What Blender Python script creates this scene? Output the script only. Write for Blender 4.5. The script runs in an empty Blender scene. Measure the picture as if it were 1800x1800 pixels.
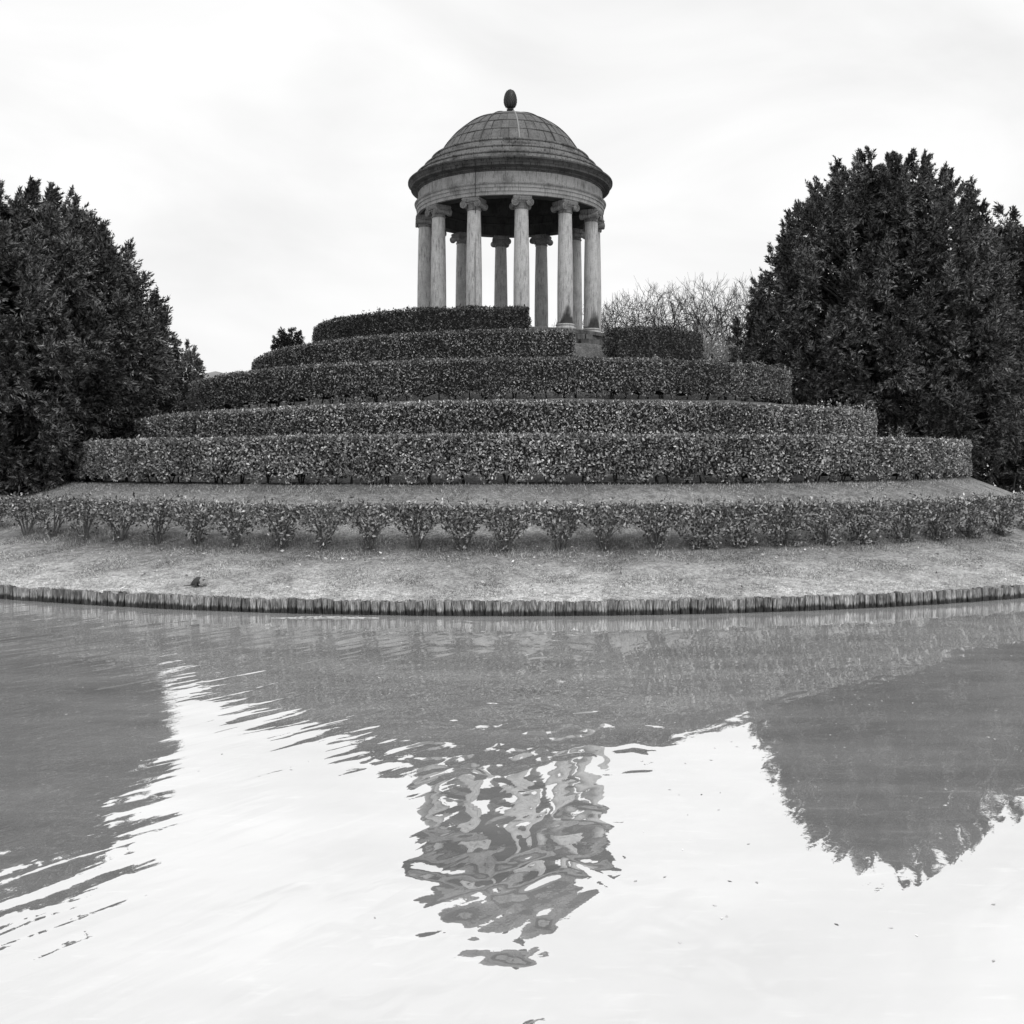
import bpy, bmesh, math, random
import numpy as np
from mathutils import Vector, Matrix, noise as mnoise
PI = math.pi
random.seed(7); rng = np.random.default_rng(7)
sc = bpy.context.scene
COL = sc.collection

# ---------------------------------------------------------------- camera, light, exposure
F = 1780.0; HY = 800.0; EYE = 2.43
cam = bpy.data.cameras.new('camera'); camo = bpy.data.objects.new('camera', cam); COL.objects.link(camo)
camo.location = (0, 0, EYE); camo.rotation_euler = (PI/2, 0, 0)
cam.sensor_width = 36; cam.lens = F/1800*36; cam.shift_y = -(900-HY)/1800
cam.clip_start = 0.1; cam.clip_end = 2000
sc.camera = camo
sc.view_settings.view_transform = 'Standard'; sc.view_settings.look = 'None'
sc.view_settings.gamma = 1; sc.view_settings.exposure = 0.0
SUN_EL, SUN_AZ = math.radians(60), math.radians(38)       # azimuth: behind the camera, to the right
world = bpy.data.worlds.new('World'); sc.world = world; world.use_nodes = True
nt = world.node_tree; nt.nodes.clear()
def N(nt, t, **kw):
    n = nt.nodes.new(t)
    for k, v in kw.items(): setattr(n, k, v)
    return n
out = N(nt, 'ShaderNodeOutputWorld'); bg = N(nt, 'ShaderNodeBackground'); bg.inputs['Strength'].default_value = 0.12
sky = N(nt, 'ShaderNodeTexSky', sky_type='NISHITA', sun_disc=False, sun_elevation=SUN_EL, sun_rotation=PI-SUN_AZ)
bw = N(nt, 'ShaderNodeRGBToBW'); nt.links.new(sky.outputs[0], bw.inputs[0])
tc = N(nt, 'ShaderNodeTexCoord'); mp = N(nt, 'ShaderNodeMapping'); mp.inputs['Scale'].default_value = (1.0, 1.0, 2.6)
mp.inputs['Rotation'].default_value = (0, 0.25, 0.4)
nz = N(nt, 'ShaderNodeTexNoise'); nz.inputs['Scale'].default_value = 2.6; nz.inputs['Detail'].default_value = 5
nz.inputs['Roughness'].default_value = .5; nz.inputs['Distortion'].default_value = .5
nt.links.new(tc.outputs['Generated'], mp.inputs[0]); nt.links.new(mp.outputs[0], nz.inputs['Vector'])
mr = N(nt, 'ShaderNodeMapRange'); mr.inputs['From Min'].default_value = .3; mr.inputs['From Max'].default_value = .62
mr.inputs['To Min'].default_value = 7.4; mr.inputs['To Max'].default_value = 8.9
nt.links.new(nz.outputs['Fac'], mr.inputs['Value'])
mx = N(nt, 'ShaderNodeMix', data_type='RGBA'); mx.inputs[0].default_value = .94
nt.links.new(bw.outputs[0], mx.inputs[6]); nt.links.new(mr.outputs[0], mx.inputs[7])
nt.links.new(mx.outputs[2], bg.inputs['Color']); nt.links.new(bg.outputs[0], out.inputs['Surface'])
sun = bpy.data.lights.new('sun', 'SUN'); sun.energy = 1.5; sun.angle = math.radians(28); sun.color = (1, .995, .985)
suno = bpy.data.objects.new('sun', sun); COL.objects.link(suno)
sd = Vector((math.sin(SUN_AZ)*math.cos(SUN_EL), -math.cos(SUN_AZ)*math.cos(SUN_EL), math.sin(SUN_EL)))
suno.rotation_euler = sd.to_track_quat('Z', 'Y').to_euler(); suno.location = (20, -20, 40)
sc.cycles.max_bounces = 6; sc.cycles.diffuse_bounces = 3; sc.cycles.glossy_bounces = 3; sc.cycles.transparent_max_bounces = 4

# ---------------------------------------------------------------- helpers
def link(name, me, mat=None, parent=None, loc=None):
    o = bpy.data.objects.new(name, me); COL.objects.link(o)
    if mat is not None and me is not None: me.materials.append(mat)
    if parent is not None: o.parent = parent
    if loc is not None: o.location = loc
    return o
def tag(o, label=None, cat=None, group=None, kind=None):
    if label: o['label'] = label
    if cat: o['category'] = cat
    if group: o['group'] = group
    if kind: o['kind'] = kind
    return o
def empty(name, loc, rz=0):
    o = bpy.data.objects.new(name, None); COL.objects.link(o); o.location = loc; o.rotation_euler = (0, 0, rz)
    o.empty_display_size = .2
    return o
def np_mesh(name, verts, faces, smooth=False):
    verts = np.asarray(verts, dtype=np.float32).reshape(-1, 3); faces = np.asarray(faces, dtype=np.int32)
    n, k = faces.shape
    me = bpy.data.meshes.new(name)
    me.vertices.add(len(verts)); me.vertices.foreach_set('co', verts.ravel())
    me.loops.add(n*k); me.loops.foreach_set('vertex_index', faces.ravel())
    me.polygons.add(n); me.polygons.foreach_set('loop_start', np.arange(0, n*k, k, dtype=np.int32))
    me.polygons.foreach_set('loop_total', np.full(n, k, dtype=np.int32))
    if smooth: me.polygons.foreach_set('use_smooth', np.ones(n, dtype=bool))
    me.update(calc_edges=True)
    return me
def norm(a): return a/np.maximum(np.linalg.norm(a, axis=-1, keepdims=True), 1e-9)
def leaves_mesh(name, C, A, L, W, Nn=None):
    """rhombic leaves: centre C, long axis A, length L, width W"""
    n = len(C); A = norm(A)
    if Nn is None: Nn = rng.normal(size=(n, 3))
    B = norm(np.cross(A, Nn)); Nn = norm(np.cross(B, A))
    L = np.broadcast_to(np.asarray(L, float), (n,))[:, None]; W = np.broadcast_to(np.asarray(W, float), (n,))[:, None]
    V = np.stack([C-A*L*.5, C+B*W*.5-A*L*.08-Nn*W*.12, C+A*L*.5-Nn*L*.1, C-B*W*.5-A*L*.08-Nn*W*.12], 1)
    return np_mesh(name, V, np.arange(n*4).reshape(n, 4))
class MB:
    """collects solids for ONE mesh"""
    def __init__(s): s.v = []; s.f = []
    def add(s, V, Fc):
        b = len(s.v); s.v += [tuple(p) for p in V]; s.f += [tuple(b+i for i in q) for q in Fc]
    def lathe(s, prof, seg=64, M=None, close=False):
        V = []; Fc = []; n = len(prof)
        for j in range(seg):
            a = 2*PI*j/seg; c, d = math.cos(a), math.sin(a)
            for (r, z) in prof:
                p = Vector((r*c, r*d, z)); V.append(M @ p if M else p)
        m = n if close else n-1
        for j in range(seg):
            k = (j+1) % seg
            for i in range(m):
                i2 = (i+1) % n
                Fc.append((j*n+i, k*n+i, k*n+i2, j*n+i2))
        s.add(V, Fc)
    def tube(s, P, R, sides=5, cap=True):
        P = [Vector(p) for p in P]
        if not hasattr(R, '__len__'): R = [R]*len(P)
        V = []; Fc = []; ref = Vector((.13, .71, .31)); 
        for i, p in enumerate(P):
            t = (P[min(i+1, len(P)-1)]-P[max(i-1, 0)])
            t = t.normalized() if t.length > 1e-9 else Vector((0, 0, 1))
            u = t.cross(ref); u = u.normalized() if u.length > 1e-4 else t.orthogonal().normalized(); w = t.cross(u)
            for k in range(sides):
                a = 2*PI*k/sides; V.append(p+(u*math.cos(a)+w*math.sin(a))*R[i])
        for i in range(len(P)-1):
            for k in range(sides):
                k2 = (k+1) % sides; Fc.append((i*sides+k, i*sides+k2, (i+1)*sides+k2, (i+1)*sides+k))
        if cap:
            Fc.append(tuple(range(sides))[::-1]); Fc.append(tuple((len(P)-1)*sides+k for k in range(sides)))
        s.add(V, Fc)
    def box(s, c, d, M=None):
        V = []
        for x in (-.5, .5):
            for y in (-.5, .5):
                for z in (-.5, .5):
                    p = Vector((c[0]+x*d[0], c[1]+y*d[1], c[2]+z*d[2])); V.append(M @ p if M else p)
        s.add(V, [(0, 1, 3, 2), (4, 6, 7, 5), (0, 4, 5, 1), (2, 3, 7, 6), (0, 2, 6, 4), (1, 5, 7, 3)])
    def mesh(s, name, smooth=True, angle=35):
        me = bpy.data.meshes.new(name); me.from_pydata(s.v, [], s.f); me.update()
        bm = bmesh.new(); bm.from_mesh(me); bmesh.ops.recalc_face_normals(bm, faces=bm.faces); bm.to_mesh(me); bm.free()
        if smooth:
            me.shade_smooth()
            try: me.set_sharp_from_angle(angle=math.radians(angle))
            except Exception: pass
        return me
    def build(s, name, mat, parent=None, loc=None, **kw): return link(name, s.mesh(name, **kw), mat, parent, loc)

# ---------------------------------------------------------------- materials (the photograph is monochrome, so all greys)
def base_mat(name):
    m = bpy.data.materials.new(name); m.use_nodes = True
    nt = m.node_tree; b = nt.nodes['Principled BSDF']
    return m, nt, b
def g(v): return (v, v, v, 1)
def ramp(nt, fac, stops):
    r = N(nt, 'ShaderNodeValToRGB'); e = r.color_ramp.elements
    while len(e) < len(stops): e.new(.5)
    for i, (p, v) in enumerate(stops): e[i].position = p; e[i].color = g(v)
    nt.links.new(fac, r.inputs[0]); return r.outputs[0]
def noise_n(nt, vec, scale, detail=4, rough=.55, dist=0, sc3=None):
    if sc3:
        m = N(nt, 'ShaderNodeMapping'); m.inputs['Scale'].default_value = sc3; nt.links.new(vec, m.inputs[0]); vec = m.outputs[0]
    n = N(nt, 'ShaderNodeTexNoise'); n.inputs['Scale'].default_value = scale; n.inputs['Detail'].default_value = detail
    n.inputs['Roughness'].default_value = rough; n.inputs['Distortion'].default_value = dist
    nt.links.new(vec, n.inputs['Vector']); return n.outputs['Fac']
def mul(nt, a, b, mode='MULTIPLY', fac=1):
    m = N(nt, 'ShaderNodeMix', data_type='RGBA', blend_type=mode); m.inputs[0].default_value = fac
    for s, v in ((6, a), (7, b)):
        if isinstance(v, (int, float)): m.inputs[s].default_value = g(v)
        else: nt.links.new(v, m.inputs[s])
    return m.outputs[2]
def bump(nt, b, h, strength=.5, dist=.02):
    n = N(nt, 'ShaderNodeBump'); n.inputs['Strength'].default_value = strength; n.inputs['Distance'].default_value = dist
    nt.links.new(h, n.inputs['Height']); nt.links.new(n.outputs[0], b.inputs['Normal'])
def leaf_mat(name, lo, hi, rough=.4, spec=.5, patch=(.65, 1.25), psc=.9):
    m, nt, b = base_mat(name)
    geo = N(nt, 'ShaderNodeNewGeometry')
    c = ramp(nt, geo.outputs['Random Per Island'], [(0, lo*.5), (.35, lo), (.65, (lo+hi)/2.2), (.88, hi), (1, hi*1.2)])
    t = N(nt, 'ShaderNodeTexCoord'); big = noise_n(nt, t.outputs['Object'], psc, 3)
    c = mul(nt, c, ramp(nt, big, [(.36, patch[0]), (.64, patch[1])]))
    nt.links.new(c, b.inputs['Base Color']); b.inputs['Roughness'].default_value = rough
    b.inputs['Specular IOR Level'].default_value = spec
    return m
def plain(name, v, rough=.7, var=.25, scale=8, bmp=.3, bdist=.01, metallic=0, spec=.5):
    m, nt, b = base_mat(name); t = N(nt, 'ShaderNodeTexCoord')
    n = noise_n(nt, t.outputs['Object'], scale, 6)
    nt.links.new(ramp(nt, n, [(.25, v*(1-var)), (.75, v*(1+var))]), b.inputs['Base Color'])
    b.inputs['Roughness'].default_value = rough; b.inputs['Metallic'].default_value = metallic
    b.inputs['Specular IOR Level'].default_value = spec
    bump(nt, b, n, bmp, bdist); return m
def stone_mat(name, v, streak=.55, dirt=.5, attr=None):
    m, nt, b = base_mat(name); t = N(nt, 'ShaderNodeTexCoord'); o = t.outputs['Object']
    fine = noise_n(nt, o, 26, 7, .7); blot = noise_n(nt, o, 2.3, 6, .6)
    st = noise_n(nt, o, 5, 6, .65, .3, (4.5, 4.5, .5))
    c = ramp(nt, fine, [(.3, v*.8), (.7, v*1.15)])
    c = mul(nt, c, ramp(nt, blot, [(.32, 1-dirt), (.55, 1)]))
    c = mul(nt, c, ramp(nt, st, [(.38, 1-streak), (.47, 1)]))
    if attr:
        a = N(nt, 'ShaderNodeAttribute', attribute_name=attr)
        c = mul(nt, c, ramp(nt, a.outputs['Fac'], [(0, 1), (1, .12)]))
    nt.links.new(c, b.inputs['Base Color']); b.inputs['Roughness'].default_value = .85
    b.inputs['Specular IOR Level'].default_value = .25
    bump(nt, b, fine, .5, .012); return m
M = {}
M['leaf1'] = leaf_mat('laurel leaves', .10, .56, .34)
M['leaf2'] = leaf_mat('clipped laurel leaves', .085, .54, .36)
M['leaf3'] = leaf_mat('clipped small leaves', .04, .32, .38)
M['leaf4'] = leaf_mat('dark clipped leaves', .016, .12, .42)
M['yew'] = leaf_mat('evergreen needles', .016, .05, .6, .3)
M['yew2'] = leaf_mat('evergreen needles pale', .022, .19, .55, .35, (.3, 1.9), .75)
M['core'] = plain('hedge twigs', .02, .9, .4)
M['bark'] = plain('bark', .11, .9, .5, 14, .8, .02)
M['stem'] = plain('shrub stem', .12, .85, .5, 30, .5, .005)
M['twig'] = plain('bare twig', .04, .9, .3)
M['twig2'] = plain('pale bare twig', .26, .9, .3)
M['column'] = stone_mat('column stone', .47, .45, .3)
M['columnwedge'] = stone_mat('wedge column stone', .47, .45, .3, 'wedge')
M['stone'] = stone_mat('entablature stone', .30, .45, .45)
M['inner'] = stone_mat('painted shade stone', .05, .5, .5)  # temple interior's shade put into the stone colour
M['attic'] = stone_mat('weathered step stone', .18, .9, .7)
M['cornice'] = stone_mat('weathered cornice with painted shade', .075, .8, .6)  # weathered stone, darkened further as painted shade of the overhang
M['podium'] = stone_mat('rough podium stone', .15, .6, .7)
M['iron'] = plain('black metal', .012, .45, .3, 20, .3, .004)
M['cable'] = plain('grey cable', .24, .6, .2)
M['fur'] = plain('wet dark fur', .045, .8, .4, 60, 1, .01)
M['furpale'] = plain('paler fur', .27, .8, .4, 60, 1, .01)
M['eye'] = plain('eye', .01, .1, 0)
M['deadleaf'] = leaf_mat('fallen leaf', .22, .8, .6)
M['foam'] = plain('pale scum', .62, .7, .25, 30, .3, .004)
# lead sheet on the dome
def lead():
    m, nt, b = base_mat('dome lead'); t = N(nt, 'ShaderNodeTexCoord'); o = t.outputs['Object']
    blot = noise_n(nt, o, 3.2, 6, .65); st = noise_n(nt, o, 4, 6, .7, .2, (5, 5, .7)); fine = noise_n(nt, o, 40, 4, .7)
    geo = N(nt, 'ShaderNodeNewGeometry')
    c = ramp(nt, blot, [(.3, .075), (.7, .16)])
    c = mul(nt, c, ramp(nt, st, [(.35, .4), (.52, 1)])); c = mul(nt, c, ramp(nt, fine, [(.3, .8), (.7, 1.1)]))
    c = mul(nt, c, ramp(nt, geo.outputs['Random Per Island'], [(0, .8), (1, 1.15)]))
    nt.links.new(c, b.inputs['Base Color']); b.inputs['Roughness'].default_value = .6; b.inputs['Specular IOR Level'].default_value = .4
    bump(nt, b, fine, .3, .01); return m
M['lead'] = lead()
def wood():
    m, nt, b = base_mat('split post wood'); t = N(nt, 'ShaderNodeTexCoord'); oi = N(nt, 'ShaderNodeObjectInfo')
    o = t.outputs['Object']
    ad = N(nt, 'ShaderNodeVectorMath', operation='ADD'); nt.links.new(o, ad.inputs[0])
    s = N(nt, 'ShaderNodeVectorMath', operation='SCALE'); s.inputs['Scale'].default_value = 40
    cx = N(nt, 'ShaderNodeCombineXYZ'); nt.links.new(oi.outputs['Random'], cx.inputs[0]); nt.links.new(oi.outputs['Random'], cx.inputs[2])
    nt.links.new(cx.outputs[0], s.inputs[0]); nt.links.new(s.outputs[0], ad.inputs[1]); v = ad.outputs[0]
    gr = noise_n(nt, v, 9, 6, .7, .3, (8, 8, .8)); pt = noise_n(nt, v, 5, 3)
    c = ramp(nt, gr, [(.34, .03), (.48, .2), (.66, .58)])
    c = mul(nt, c, ramp(nt, oi.outputs['Random'], [(0, .55), (1, 1.15)])); c = mul(nt, c, ramp(nt, pt, [(.35, .6), (.6, 1.1)]))
    sp = N(nt, 'ShaderNodeSeparateXYZ'); nt.links.new(o, sp.inputs[0])       # waterlogged foot of each post
    wv = N(nt, 'ShaderNodeMath', operation='MULTIPLY_ADD'); wv.inputs[1].default_value = .16; nt.links.new(gr, wv.inputs[0]); nt.links.new(sp.outputs[2], wv.inputs[2])
    wet = N(nt, 'ShaderNodeMapRange'); wet.inputs['From Min'].default_value = .15; wet.inputs['From Max'].default_value = .19
    nt.links.new(wv.outputs[0], wet.inputs['Value'])
    c = mul(nt, c, ramp(nt, wet.outputs[0], [(0, .16), (1, 1)]))
    nt.links.new(c, b.inputs['Base Color']); b.inputs['Roughness'].default_value = .8; b.inputs['Specular IOR Level'].default_value = .25
    bump(nt, b, gr, .9, .02); return m
M['wood'] = wood()
def lawn():
    m, nt, b = base_mat('lawn'); t = N(nt, 'ShaderNodeTexCoord'); o = t.outputs['Object']
    big = noise_n(nt, o, .5, 4, .6); mid = noise_n(nt, o, 5, 5, .7); fine = noise_n(nt, o, 60, 4, .7); gr_ = noise_n(nt, o, 22, 3, .7, 0, (.8, 1, 1))
    c = ramp(nt, mid, [(.3, .24), (.52, .48), (.75, .68)])
    ln = N(nt, 'ShaderNodeVectorMath', operation='DISTANCE'); ln.inputs[1].default_value = (-.06, 36, .5); nt.links.new(o, ln.inputs[0])
    dr = N(nt, 'ShaderNodeMapRange'); dr.inputs['From Min'].default_value = 12; dr.inputs['From Max'].default_value = 22; nt.links.new(ln.outputs['Value'], dr.inputs['Value'])
    c = mul(nt, c, ramp(nt, dr.outputs[0], [(.27, .28), (.33, .52), (.60, .62), (.84, 1.1)]))      # worn dry turf on the flat strip by the water
    c = mul(nt, c, ramp(nt, big, [(.35, .75), (.6, 1.1)])); c = mul(nt, c, ramp(nt, fine, [(.3, .45), (.7, 1.45)])); c = mul(nt, c, ramp(nt, gr_, [(.36, .72), (.62, 1.42)]))
    nt.links.new(c, b.inputs['Base Color']); b.inputs['Roughness'].default_value = .95; b.inputs['Specular IOR Level'].default_value = .1
    bump(nt, b, fine, .8, .03); return m
M['lawn'] = lawn()
M['grass'] = leaf_mat('grass blades', .2, .74, .7, .2)
M['hill'] = plain('wooded hill', .2, .95, .4, .2, .5, 1)
def water():
    m = bpy.data.materials.new('pond water'); m.use_nodes = True; nt = m.node_tree; nt.nodes.clear()
    t = N(nt, 'ShaderNodeTexCoord'); o = t.outputs['Object']
    # trains of small waves running in from the left, long crests slanting away from the camera
    mp = N(nt, 'ShaderNodeMapping'); mp.inputs['Rotation'].default_value = (0, 0, math.radians(-50)); nt.links.new(o, mp.inputs[0]); w = mp.outputs[0]
    n1 = noise_n(nt, w, 1.0, 1.2, .4, .35, (.8, 3.0, 1))
    n2 = noise_n(nt, w, 1.0, 1.5, .4, .4, (2.2, 7.5, 1))
    n3 = noise_n(nt, o, 1.0, 1, .4, .8, (2.4, 2.0, 1))
    sp = N(nt, 'ShaderNodeSeparateXYZ'); nt.links.new(o, sp.inputs[0])
    side = N(nt, 'ShaderNodeMapRange', interpolation_type='SMOOTHSTEP'); side.inputs['From Min'].default_value = -2.2; side.inputs['From Max'].default_value = 1.3
    side.inputs['To Min'].default_value = 1.35; side.inputs['To Max'].default_value = .42; nt.links.new(sp.outputs[0], side.inputs['Value'])
    cen = N(nt, 'ShaderNodeMath', operation='ABSOLUTE')
    c0 = N(nt, 'ShaderNodeMath', operation='SUBTRACT'); c0.inputs[1].default_value = 0.05; nt.links.new(sp.outputs[0], c0.inputs[0]); nt.links.new(c0.outputs[0], cen.inputs[0])
    cm = N(nt, 'ShaderNodeMapRange', interpolation_type='SMOOTHSTEP'); cm.inputs['From Min'].default_value = .5; cm.inputs['From Max'].default_value = 1.6
    cm.inputs['To Min'].default_value = 1; cm.inputs['To Max'].default_value = .12; nt.links.new(cen.outputs[0], cm.inputs['Value'])
    def amp(h, a, mask=None):
        q = N(nt, 'ShaderNodeMath', operation='MULTIPLY'); q.inputs[1].default_value = a; nt.links.new(h, q.inputs[0])
        if mask is None: return q.outputs[0]
        r = N(nt, 'ShaderNodeMath', operation='MULTIPLY'); nt.links.new(q.outputs[0], r.inputs[0]); nt.links.new(mask, r.inputs[1]); return r.outputs[0]
    def add(a, b):
        q = N(nt, 'ShaderNodeMath', operation='ADD'); nt.links.new(a, q.inputs[0]); nt.links.new(b, q.inputs[1]); return q.outputs[0]
    h = add(add(amp(n1, .0085, side.outputs[0]), amp(n2, .0022, side.outputs[0])), amp(n3, .0115, cm.outputs[0]))
    h = add(h, amp(noise_n(nt, o, 9, 3, .6), .00022))
    bp = N(nt, 'ShaderNodeBump'); bp.inputs['Strength'].default_value = 1; bp.inputs['Distance'].default_value = 1
    nt.links.new(h, bp.inputs['Height'])
    gl = N(nt, 'ShaderNodeBsdfGlossy'); gl.inputs['Roughness'].default_value = .012; gl.inputs['Color'].default_value = g(1)
    nt.links.new(bp.outputs[0], gl.inputs['Normal'])
    df = N(nt, 'ShaderNodeBsdfDiffuse')
    murk = noise_n(nt, o, .7, 4, .6, 0, (.6, 2, 1)); fl = noise_n(nt, o, 6, 6, .7, 0, (.5, 2.4, 1))
    c = ramp(nt, murk, [(.3, .42), (.7, .68)]); c = mul(nt, c, ramp(nt, fl, [(.57, 1), (.72, 1.5)]))
    nt.links.new(c, df.inputs['Color'])
    ms = N(nt, 'ShaderNodeMixShader'); ms.inputs[0].default_value = .76
    nt.links.new(df.outputs[0], ms.inputs[1]); nt.links.new(gl.outputs[0], ms.inputs[2])
    o_ = N(nt, 'ShaderNodeOutputMaterial'); nt.links.new(ms.outputs[0], o_.inputs['Surface']); return m
M['water'] = water()

# ---------------------------------------------------------------- the hill: a path winds up it, hedges follow the path
TX, TY = -.06, 36.0
ctl = [(-180, 14.1, 2.7), (-90, 14.3, 2.66), (-45, 14.5, 2.80), (0, 14.7, 2.88), (90, 14.99, 2.82), (180, 13.9, 3.1), (270, 12.9, 3.22), (315, 12.8, 3.52), (360, 12.6, 3.71),
       (450, 12.15, 3.70), (540, 11.6, 4.2), (630, 11.0, 4.58), (675, 10.7, 4.80), (720, 10.3, 4.92), (810, 9.48, 5.16), (900, 9.3, 5.4), (990, 9.04, 5.50), (1035, 8.5, 5.76),
       (1080, 7.9, 5.94), (1094, 7.75, 5.96), (1099, 7.35, 6.12), (1125, 7.0, 6.33), (1170, 6.58, 6.58), (1260, 6.8, 6.75), (1350, 6.98, 6.80), (1400, 6.3, 6.88), (1440, 5.6, 6.91), (1800, 5.5, 6.91)]
cT = np.array([c[0] for c in ctl], float); cR = np.array([c[1] for c in ctl]); cZ = np.array([c[2] for c in ctl])
def RT(T): return np.interp(T, cT, cR)
def ZT(T): return np.interp(T, cT, cZ)
HH = 1.08
def ground_nodes(th):
    """radius/height profile of the ground at azimuth th (degrees, 0 = towards the camera, + right)"""
    r = [0]; z = [5.86]
    for k in (6, 5, 4, 3, 2):
        T = th+360*(k-2); R = float(RT(T)); b = float(ZT(T))-HH
        if R-.95 <= r[-1]+.1: r.append(r[-1]+.15); z.append(b+.05)
        else: r.append(R-.95); z.append(b+.05)
        r.append(max(R+.02, r[-1]+.2)); z.append(b)
    r += [16.4, 17.9, 20.62]; z += [1.16, .66, .23]
    return r, z
def edge_r(th):
    a = abs(th)
    if a < 62: return 20.62
    t = min(1, (a-62)/30); return 20.62+330*t**2
def gz(x, y):
    dx, dy = x-TX, y-TY; th = math.degrees(math.atan2(dx, -dy)); r = math.hypot(dx, dy)
    rr, zz = ground_nodes(th); return float(np.interp(r, rr, zz))
def pol(R, th): a = math.radians(th); return TX+R*math.sin(a), TY-R*math.cos(a)
def px_pt(px, d): return (px-900)*d/F
# terrain mesh
NT = 720
rad = np.concatenate([np.linspace(0, 20.62, 190), 20.62+np.linspace(0, 1, 26)[1:]**2])
V = np.zeros((NT, len(rad), 3)); 
for i in range(NT):
    th = -180+360*i/NT; rr, zz = ground_nodes(th); er = edge_r(th)
    R = rad.copy(); m = rad > 20.62; R[m] = 20.62+(rad[m]-20.62)*(er-20.62)
    z = np.interp(R, rr, zz)
    a = math.radians(th); V[i, :, 0] = TX+R*math.sin(a); V[i, :, 1] = TY-R*math.cos(a)
    for j in range(len(rad)):
        q = (V[i, j, 0]*1.3, V[i, j, 1]*1.3, 0)
        z[j] += .035*mnoise.noise(q)*min(1, R[j]/3)*(1 if R[j] < 20 else .3)
    if er <= 20.62: z[m] = -.6
    else:
        z[m] = np.where(np.arange(m.sum()) == m.sum()-1, -.6, z[m])
    V[i, :, 2] = z
n = len(rad); idx = np.arange(NT*n).reshape(NT, n); nx = np.roll(idx, -1, 0)
Fq = np.stack([idx[:, :-1], nx[:, :-1], nx[:, 1:], idx[:, 1:]], -1).reshape(-1, 4)[:, ::-1]
terr = link('ground', np_mesh('ground', V, Fq, True), M['lawn']); tag(terr, 'grassy terraced mound rising from the pond', 'ground', kind='structure')
# pond
wm = np_mesh('water', [(-150, -60, 0), (150, -60, 0), (150, 120, 0), (-150, 120, 0)], [(0, 1, 2, 3)])
tag(link('water', wm, M['water']), 'rippled pond reflecting the temple and sky', 'water', kind='structure')
bed = np_mesh('pond_bed', [(-160, -70, -.9), (160, -70, -.9), (160, 130, -.9), (-160, 130, -.9)], [(0, 1, 2, 3)])
tag(link('pond_bed', bed, M['core']), 'dark bed of the pond', 'pond bed', kind='structure')
# distant wooded hill
hb = []; hf = []
NX, NYY = 160, 14
for i in range(NX):
    x = -330+i*4.2
    for j in range(NYY):
        t = j/(NYY-1); y = 230+60*t
        top = 10+15.5*math.exp(-((x+80)/34)**2)+9*math.exp(-((x-70)/60)**2)
        z = top*math.sin(PI*min(t*1.0+.02, 1)*.5)+1.6*mnoise.noise((x*.22, y*.22, 3))+1.0*mnoise.noise((x*.7, y*.7, 8))*(t > .1)
        hb.append((x, y, z if j else -1))
for i in range(NX-1):
    for j in range(NYY-1): a = i*NYY+j; hf.append((a, a+NYY, a+NYY+1, a+1))
tag(link('hills', np_mesh('hills', hb, hf, True), M['hill']), 'pale wooded hill far beyond the mound', 'hill', kind='structure')

# ---------------------------------------------------------------- temple
tmp = empty('round_temple', (TX, TY, 6.55))
tag(tmp, 'round domed stone temple with twelve Ionic columns on top of the mound', 'temple')
Z0 = 6.55
def L(mb, name, mat, parent=tmp, **kw): return mb.build(name, mat, parent, **kw)
def zz(p): return [(r, z-Z0) for r, z in p]
b = MB(); b.lathe(zz([(0, 6.55), (3.62, 6.55), (3.66, 6.53), (3.66, 6.42), (3.60, 6.40), (3.60, 6.34)]), 96); L(b, 'stylobate', M['podium'])
# podium wall of rough blocks, laid as rings of separate stones in one mesh
b = MB(); z = 6.34
b.lathe(zz([(3.45, 6.335), (3.45, 5.0)]), 64)
for row in range(6):
    hgt = .2+.03*random.random(); nb = 46; off = random.random()
    rr = 3.62+.07*(row)
    for k in range(nb):
        a0 = 2*PI*(k+off+.06*random.random())/nb; a1 = 2*PI*(k+off+.97)/nb; ro = rr+random.uniform(-.02, .035)
        zt, zb = z-Z0-.004, z-hgt-Z0+.012; am = (a0+a1)/2
        V8 = []
        for a in (a0, am, a1):
            for (r_, q) in ((3.4, zt), (ro-.02, zt), (ro, zt-.03), (ro, zb+.03), (ro-.02, zb)): V8.append((r_*math.cos(a), r_*math.sin(a), q))
        fs = []
        for s in (0, 5):
            for i in range(4): fs.append((s+i, s+i+1, s+5+i+1, s+5+i))
        fs += [(0, 1, 2, 3, 4), (14, 13, 12, 11, 10)]
        b.add(V8, fs)
    z -= hgt
L(b, 'podium_wall', M['podium'], angle=25)
# rough stone steps up through the gap in the hedge
random.seed(11)
for k in range(5):
    b = MB(); x0 = -1.0; Mr = Matrix.Rotation(math.radians(24), 4, 'Z')
    while x0 < 1.0:
        w_ = random.uniform(.22, .5); dz_ = random.uniform(-.03, .03); dy_ = random.uniform(-.05, .05)
        b.box((x0+w_/2, -3.86-.30*k+dy_, -.33-.19*k+dz_), (w_-.03, .42, .2), Mr @ Matrix.Rotation(random.uniform(-.05, .05), 4, 'Y')); x0 += w_
    L(b, 'step', M['podium'], smooth=False)
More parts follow.
